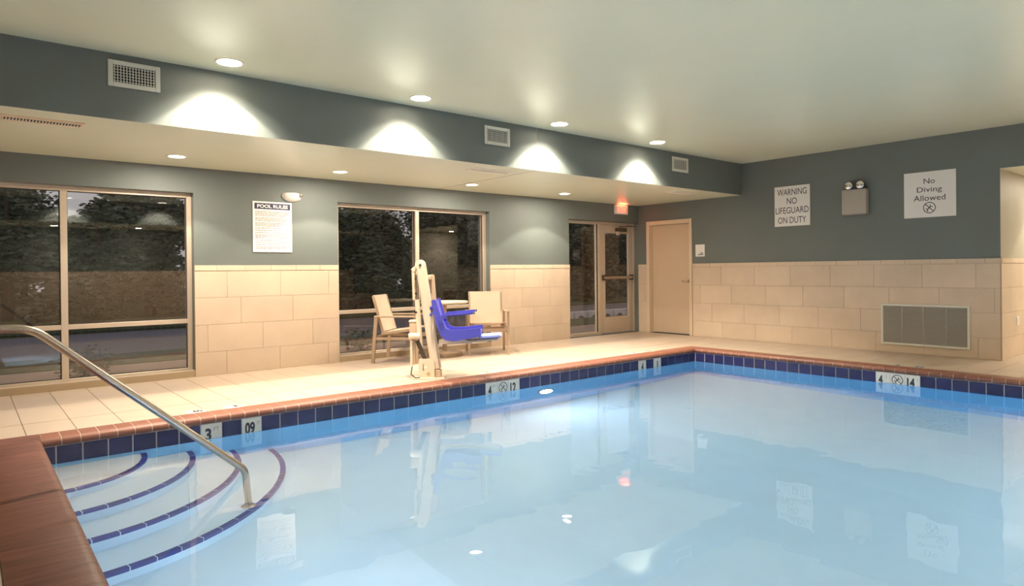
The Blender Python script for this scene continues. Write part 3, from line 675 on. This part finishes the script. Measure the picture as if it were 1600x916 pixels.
# switch plate in the alcove
t = thing('switch_plate', 'white switch plate on the alcove tile', 'switch', (11.3, YA - .014, .43)); boxo('plate', (-.06, -.008, 0), (.06, 0, .12), 'white', t, bev=.002); boxo('rocker', (-.018, -.012, .03), (.018, -.008, .09), 'signwhite', t, bev=.002)

# ------------------------------------------------------------------ HANDRAIL
RY = 4.9; t = thing('pool_handrail', 'polished stainless steel handrail running down into the pool steps', 'handrail', (0, RY, 0))
def bend(p, a, b_, r, n=6):
    p, a, b_ = Vector(p), Vector(a), Vector(b_); u, v = (a - p).normalized(), (b_ - p).normalized()
    s, e = p + u * r, p + v * r
    return [(s * (1 - q / n) + p * (q / n)) * (1 - q / n) + (p * (1 - q / n) + e * (q / n)) * (q / n) for q in range(n + 1)]
Pq = [(-.25, 0, -.01), (-.25, 0, .945), (.315, 0, .938), (1.555, 0, -.165), (1.575, 0, -.93)]
pts = [Vector(Pq[0])] + bend(Pq[1], Pq[0], Pq[2], .15) + bend(Pq[2], Pq[1], Pq[3], .09) + bend(Pq[3], Pq[2], Pq[4], .05) + [Vector(Pq[4])]
b2 = B(); tube(b2, pts, .0245, 20); finish(b2, 'rail', 'steel', t, True)
for p in ((-.25, 0, .0), (1.575, 0, -.92)): b2 = B(); lathe(b2, [(.026, .02), (.05, .012), (.055, 0), (.026, 0)], c=p, seg=24); finish(b2, 'escutcheon', 'steel', t, True)

# ------------------------------------------------------------------ POOL LIFT
LA = math.atan2(-.64, .768)
lift = thing('pool_lift', 'beige pool lift with royal blue seat at the pool edge', 'pool lift', (4.235, 6.60, 0), LA)
# local axes: x along the picture right, y away from the viewer, z up
boxo('foot_plate', (-.20, -.11, 0), (.17, .12, .014), 'liftbeige', lift, bev=.003)
br = thing('base_bracket', None, None); br.parent = lift
for yy in (-.075, .055):
    b2 = B(); plate(b2, [(-.135, .014), (.055, .014), (.05, .21), (.0, .235), (-.125, .235)], [[(-.085, .09), (-.035, .13), (-.085, .19)]], (0, yy, 0), (1, 0, 0), (0, 0, 1), (0, 1, 0), .015); finish(b2, 'side_plate', 'liftbeige', br)
boxo('rear_plate', (-.135, -.06, .014), (-.12, .055, .20), 'liftbeige', br)
b2 = B(); tube(b2, [(-.02, -.078, .06), (-.02, -.066, .06)], .022, 16); finish(b2, 'decal', 'lifttan_shade', br, True)
boxo('socket', (.058, -.06, .014), (.125, .055, .10), 'lifttan_shade', lift, bev=.004)
b2 = B(); bar(b2, (.068, 0, .10), (-.105, 0, 1.335), .105, .115, (1, 0, 0)); bmesh.ops.bevel(b2, geom=b2.edges[:], offset=.014, segments=2, affect='EDGES'); mast = finish(b2, 'mast', 'liftbeige', lift, True)
b2 = B(); lathe(b2, [(0, .056), (.058, .05), (.062, 0), (.058, -.05), (0, -.056)], c=(-.108, 0, 1.335), axis='Y', seg=24); finish(b2, 'mast_head', 'liftbeige', lift, True)
b2 = B(); lathe(b2, [(0, .066), (.014, .064), (.016, .05)], c=(-.105, 0, 1.335), axis='Y', sign=-1, seg=14); finish(b2, 'pivot_bolt', 'alu_dark', lift, True)
b2 = B(); bar(b2, (-.10, 0, 1.345), (-.205, .0, 1.265), .05, .05, (0, 1, 0)); bar(b2, (-.195, 0, 1.28), (-.185, 0, .92), .035, .04, (0, 1, 0)); bmesh.ops.bevel(b2, geom=b2.edges[:], offset=.006, segments=1, affect='EDGES'); finish(b2, 'link_arm', 'liftbeige', lift)
b2 = B(); tube(b2, [(-.155, -.02, 1.22), (-.15, -.02, 1.10), (-.135, -.02, .62)], [.022, .022, .018], 14); finish(b2, 'actuator_rod', 'steel', lift, True)
b2 = B(); tube(b2, [(-.15, -.02, .93), (-.115, -.02, .33)], .03, 16); finish(b2, 'actuator_tube', 'liftbeige', lift, True)
for zz in (1.17, 1.0, .78): b2 = B(); tube(b2, [(-.16, -.055, zz), (-.16, -.03, zz)], .014, 10); finish(b2, 'bolt', 'alu_dark', lift, True)
b2 = B(); bar(b2, (.045, .13, .50), (-.005, .13, 1.22), .05, .085, (1, 0, 0)); bmesh.ops.bevel(b2, geom=b2.edges[:], offset=.01, segments=2, affect='EDGES'); finish(b2, 'lifting_arm', 'lifttan_shade', lift, True)
boxo('arm_cross', (-.07, .03, 1.16), (.01, .15, 1.21), 'lifttan_shade', lift, bev=.006)
bt = boxo('battery_box', (-.245, -.03, .47), (-.15, .09, .66), 'lifttan_shade', lift, bev=.012, seg=2)
boxo('battery_lid', (-.25, -.035, .66), (-.145, .095, .685), 'liftbeige', lift, bev=.006)
b2 = B(); tube(b2, [(-.25, -.04, .50), (-.235, -.04, .50), (-.115, -.04, .50)], [.030, .037, .037], 18); finish(b2, 'motor', 'liftbeige', lift, True)
boxo('motor_mount', (-.225, -.03, .17), (-.175, .03, .47), 'lifttan_shade', lift, bev=.008); boxo('lower_strut', (-.235, -.05, .13), (-.205, -.02, .46), 'liftbeige', lift, bev=.006)
b2 = B(); bar(b2, (-.15, -.035, .45), (-.06, -.035, .22), .03, .05, (1, 0, 0)); finish(b2, 'clevis', 'alu_dark', lift)
b2 = B(); pts = [Vector((-.21, -.06, .14)), Vector((-.22, -.09, .06)), Vector((-.17, -.10, .02)), Vector((-.12, -.09, .02))]; tube(b2, pts, .007, 8); finish(b2, 'power_cable', 'rubber', lift, True)
# seat: side profile swept across its width
seat = thing('seat', 'royal blue moulded seat', None, (.0, .05, 0)); seat.parent = lift
top = [(.072, .915), (.10, .80), (.135, .66), (.165, .575), (.215, .535), (.30, .520), (.42, .535), (.60, .555)]
bot = [(.60, .505), (.42, .475), (.28, .455), (.20, .470), (.145, .52), (.105, .63), (.072, .78), (.045, .905)]
def shell(prof, y0, y1, mat, name, parent, sm=True):
    b2 = B(); A = [b2.verts.new((x, y0, z)) for x, z in prof]; C = [b2.verts.new((x, y1, z)) for x, z in prof]; n = len(prof)
    for k in range(n): b2.faces.new((A[k], A[(k + 1) % n], C[(k + 1) % n], C[k]))
    b2.faces.new(A); b2.faces.new(C[::-1]); bmesh.ops.triangulate(b2, faces=[f for f in b2.faces if len(f.verts) > 4]); bmesh.ops.recalc_face_normals(b2, faces=b2.faces[:]); return finish(b2, name, mat, parent, sm)
sb = shell(top + bot, -.20, .24, 'blue', 'seat_shell', seat)
side = [(.045, .93), (.085, .93), (.125, .80), (.16, .68), (.195, .60), (.26, .575), (.40, .578), (.60, .600), (.605, .50), (.42, .468), (.28, .447), (.19, .462), (.135, .52), (.09, .64), (.055, .80), (.035, .91)]
for yy in (-.225, .235): shell(side, yy, yy + .025, 'blue', 'side_wing', seat)
for yy in (-.235, .235):
    b2 = B(); bar(b2, (.16, yy, .745), (.525, yy, .775), .035, .028); bmesh.ops.bevel(b2, geom=b2.edges[:], offset=.008, segments=2, affect='EDGES'); finish(b2, 'armrest', 'blue', seat, True)
    b2 = B(); bar(b2, (.13, yy, .70), (.20, yy, .75), .03, .05); finish(b2, 'armrest_hinge', 'blue', seat)
    b2 = B(); tube(b2, [(.525, yy, .775), (.535, yy, .776)], .016, 12); finish(b2, 'armrest_cap', 'rubber', seat, True)
for zz in (.83, .755): b2 = B(); bar(b2, (.02, -.20, zz), (.02, .22, zz + .0), .016, .03); bar(b2, (.02, -.19, zz), (.065, -.19, zz + .035), .02, .02); finish(b2, 'back_rib', 'blue', seat)
boxo('seat_carrier', (.10, -.03, .40), (.50, .05, .452), 'liftbeige', lift, bev=.006)
boxo('carrier_link', (-.01, .06, .40), (.13, .12, .52), 'lifttan_shade', lift, bev=.006)
b2 = B(); bar(b2, (.44, .02, .43), (.80, .02, .455), .20, .018); finish(b2, 'footrest_arm', 'liftbeige', lift)
b2 = B(); bar(b2, (.585, .02, .485), (.84, .02, .50), .36, .03); bmesh.ops.bevel(b2, geom=b2.edges[:], offset=.012, segments=2, affect='EDGES'); finish(b2, 'footrest', 'paleblue', lift, True)

# ------------------------------------------------------------------ CHAIRS
def chair(loc, facing, label):
    rz = math.atan2(facing[1], facing[0]) - PI / 2        # local +y is the front
    t = thing('sling_chair', label, 'chair', loc, rz, 'sling armchairs by the window')
    hw, hd, ah = .295, .315, .635
    for s in (-1, 1):
        b2 = B(); bar(b2, (s * hw, hd, 0), (s * hw, hd - .012, ah), .034, .045, (0, 1, 0)); finish(b2, 'leg', 'chairframe', t)
        b2 = B(); bar(b2, (s * hw, -hd, 0), (s * hw, -hd + .055, ah), .034, .045, (0, 1, 0)); finish(b2, 'leg', 'chairframe', t)
        b2 = B(); bar(b2, (s * hw, -hd + .03, ah + .008), (s * hw, hd + .015, ah + .008), .05, .024); bmesh.ops.bevel(b2, geom=b2.edges[:], offset=.005, segments=1, affect='EDGES'); finish(b2, 'armrest', 'chairframe', t)
        b2 = B(); bar(b2, (s * hw, -hd + .03, .34), (s * hw, hd - .01, .34), .026, .034); finish(b2, 'side_stretcher', 'chairframe', t)
        b2 = B(); bar(b2, (s * (hw - .045), -.20, .40), (s * (hw - .045), .30, .465), .03, .03); finish(b2, 'seat_rail', 'chairframe', t)
        b2 = B(); bar(b2, (s * (hw - .045), -.17, .39), (s * (hw - .045), -.32, .925), .028, .03, (0, 1, 0)); finish(b2, 'back_upright', 'chairframe', t)
        b2 = B(); bar(b2, (s * (hw - .05), .28, .455), (s * hw, .30, .38), .025, .02, (0, 1, 0)); finish(b2, 'seat_bracket', 'chairframe', t)
    b2 = B(); bar(b2, (-hw, .285, .37), (hw, .285, .37), .03, .045); finish(b2, 'front_rail', 'chairframe', t)
    b2 = B(); bar(b2, (-hw, -.26, .36), (hw, -.26, .36), .028, .034); finish(b2, 'rear_rail', 'chairframe', t)
    def sling(p0, p1, nrm, sag, name):
        b2 = B(); p0, p1, nrm = map(Vector, (p0, p1, nrm)); NX, NY = 10, 10; g_ = []
        for sgn in (1, -1):
            G = []
            for i_ in range(NX + 1):
                a = i_ / NX * 2 - 1
                G.append([b2.verts.new(Vector((a * (hw - .035), 0, 0)) + p0.lerp(p1, j / NY) + nrm * (-(1 - a * a) * sag * math.sin(PI * min(1, j / NY + .0)) ** .5 + sgn * .004)) for j in range(NY + 1)])
            g_.append(G)
        for k, G in enumerate(g_):
            for i_ in range(NX):
                for j in range(NY):
                    q = [G[i_][j], G[i_ + 1][j], G[i_ + 1][j + 1], G[i_][j + 1]]; b2.faces.new(q if k == 0 else q[::-1])
        a_, c_ = g_
        for i_ in range(NX):
            b2.faces.new((a_[i_][0], c_[i_][0], c_[i_ + 1][0], a_[i_ + 1][0])); b2.faces.new((a_[i_][NY], a_[i_ + 1][NY], c_[i_ + 1][NY], c_[i_][NY]))
        for j in range(NY):
            b2.faces.new((a_[0][j], a_[0][j + 1], c_[0][j + 1], c_[0][j])); b2.faces.new((a_[NX][j], c_[NX][j], c_[NX][j + 1], a_[NX][j + 1]))
        bmesh.ops.recalc_face_normals(b2, faces=b2.faces[:]); finish(b2, name, 'sling', t, True)
    sling((0, -.175, .425), (0, .31, .485), (0, -.12, 1), .035, 'seat_sling')
    sling((0, -.165, .44), (0, -.32, .935), (0, .95, .3), .02, 'back_sling')
    return t
chair((4.77, 8.185, 0), (.65, -.76), 'beige sling armchair behind the lift mast, seen from its side')
chair((6.20, 8.06, 0), (-.54, -.84), 'beige sling armchair beyond the blue lift seat, facing the pool')
# round table
t = thing('pedestal_table', 'round cream pedestal table between the two armchairs', 'table', (5.56, 8.27, 0))
b2 = B(); lathe(b2, [(0, .07), (.10, .068), (.25, .058), (.265, .05), (.265, .004), (.25, 0), (0, 0)], seg=40); finish(b2, 'base', 'lifttan_shade', t, True)
b2 = B(); lathe(b2, [(.04, .06), (.035, .10), (.035, .74), (.09, .775), (0, .775)], seg=24); finish(b2, 'pedestal', 'chairframe', t, True)
b2 = B(); lathe(b2, [(0, .775), (.34, .778), (.355, .787), (.355, .803), (.345, .812), (0, .812)], seg=48); finish(b2, 'table_top', 'tabletop', t, True)

# ------------------------------------------------------------------ OUTSIDE
GY = YW + WT
def ground(name, lo, hi, mat, label): return tag(boxo(name, lo, hi, mat), label, kind='structure')
ground('ground_walkway', (-20, GY, -.4), (40, 11.4, -.10), 'walk', 'pale concrete walk outside the windows')
ground('ground_verge', (-20, 11.4, -.4), (40, 13.0, -.09), 'grass', 'dark grass verge before the road')
ground('ground_road', (-30, 13.0, -.4), (60, 18.6, -.14), 'road', 'grey asphalt road outside')
ground('ground_lawn', (-60, 18.6, -.4), (90, 60, -.08), 'grass', 'dark grass beyond the road')
def leaf_cluster(name, parent, centre_fn, n, size, mat, seed):
    rg = random.Random(seed); vs, fs = [], []
    for k in range(n):
        p = Vector(centre_fn(rg)); d = Vector((rg.gauss(0, 1), rg.gauss(0, 1), rg.gauss(0, .7))).normalized(); u, v = frame_of(d); s = size * rg.uniform(.6, 1.4); b0 = len(vs)
        vs += [p - u * s, p + v * s * .45 + d * s * .1, p + u * s, p - v * s * .45 + d * s * .1]; fs.append((b0, b0 + 1, b0 + 2, b0 + 3))
    me = bpy.data.meshes.new(name); me.from_pydata([tuple(v) for v in vs], [], fs); me.materials.append(M[mat])
    return tag(link(name, me, parent), kind='stuff')
def tree(x, y, hgt, rad, seed, mat, label):
    rg = random.Random(seed); t = thing('tree', label, 'tree', (x, y, -.08), 0, 'trees across the road')
    b2 = B(); tube(b2, [(0, 0, 0), (.05, .02, hgt * .35), (.0, .0, hgt * .8)], [.16, .12, .04], 8)
    for k in range(5):
        a = rg.uniform(0, 2 * PI); z = hgt * rg.uniform(.2, .5); tube(b2, [(0, 0, z), (math.cos(a) * rad * .4, math.sin(a) * rad * .4, z + hgt * .15), (math.cos(a) * rad * .75, math.sin(a) * rad * .75, z + hgt * .3)], [.06, .045, .02], 6)
    finish(b2, 'trunk', 'bark', t, True)
    lobes = [(rg.uniform(-.48, .48) * rad, rg.uniform(-.48, .48) * rad, hgt * rg.uniform(.08, .80), rad * rg.uniform(.33, .46)) for _ in range(15)]
    def cf(r):
        c = r.choice(lobes); d = Vector((r.gauss(0, 1), r.gauss(0, 1), r.gauss(0, 1))).normalized() * c[3] * (r.random() ** .4)
        return (c[0] + d.x, c[1] + d.y, max(.05, c[2] + d.z))
    leaf_cluster('foliage', t, cf, 6000, .105, mat, seed + 50)
rt_ = random.Random(11); k = 0
for row, (yy, x0_, x1_, st) in enumerate(((20.6, -1.0, 32, 3.75), (24.6, 0.9, 40, 3.95), (28.9, 1.3, 50, 4.2), (33.4, 0.4, 56, 4.5), (38.2, 2.2, 62, 4.7))):
    x = x0_
    while x < x1_:
        kind = ('dark leafy tree in the front row across the road' if row == 0 else ['', 'dark leafy tree in the second row across the road', 'tall dark tree in the third row across the road', 'tall dark tree in the fourth row across the road', 'tallest dark tree in the rearmost row across the road'][row])
        tree(x + rt_.uniform(-.1, .1), yy + rt_.uniform(-.15, .15), rt_.uniform(3.6, 4.4) + row * .8, rt_.uniform(1.82, 1.92) + row * .1, 100 + k, 'leaf' if k % 2 else 'leaf2', kind); x += st; k += 1
# white kerb blocks along the road, seen through the glass door
for k in range(7):
    x = 12.4 + k * .55
    b2 = B(); K = 10; arch = [(-.24, 0), (-.15, 0)] + [(-.15 * math.cos(PI * q / K), .11 * math.sin(PI * q / K)) for q in range(1, K)] + [(.15, 0), (.24, 0), (.24, .22), (-.24, .22)]
    plate(b2, arch, [], (x, 13.15, -.14), (1, 0, 0), (0, 0, 1), (0, 1, 0), .2); o = finish(b2, 'kerb_block', 'kerb'); tag(o, 'white arched concrete block at the roadside outside the glass door', 'kerb block', 'white kerb blocks by the road')
# small shrub outside the second window
for (x, y, lab) in ((5.35, 10.6, 'small green shrub outside the window behind the armchair'), (1.25, 10.5, 'small pale shrub outside the wide window')):
    t = thing('shrub', lab, 'shrub', (x, y, -.1)); b2 = B()
    for a in range(5): tube(b2, [(0, 0, 0), (.08 * math.cos(a * 1.26), .08 * math.sin(a * 1.26), .2)], [.008, .004], 5)
    finish(b2, 'stem', 'bark', t); leaf_cluster('foliage', t, lambda r: (r.gauss(0, .13), r.gauss(0, .13), abs(r.gauss(.17, .08)) + .02), 500, .035, 'leaf2', int(x * 10))
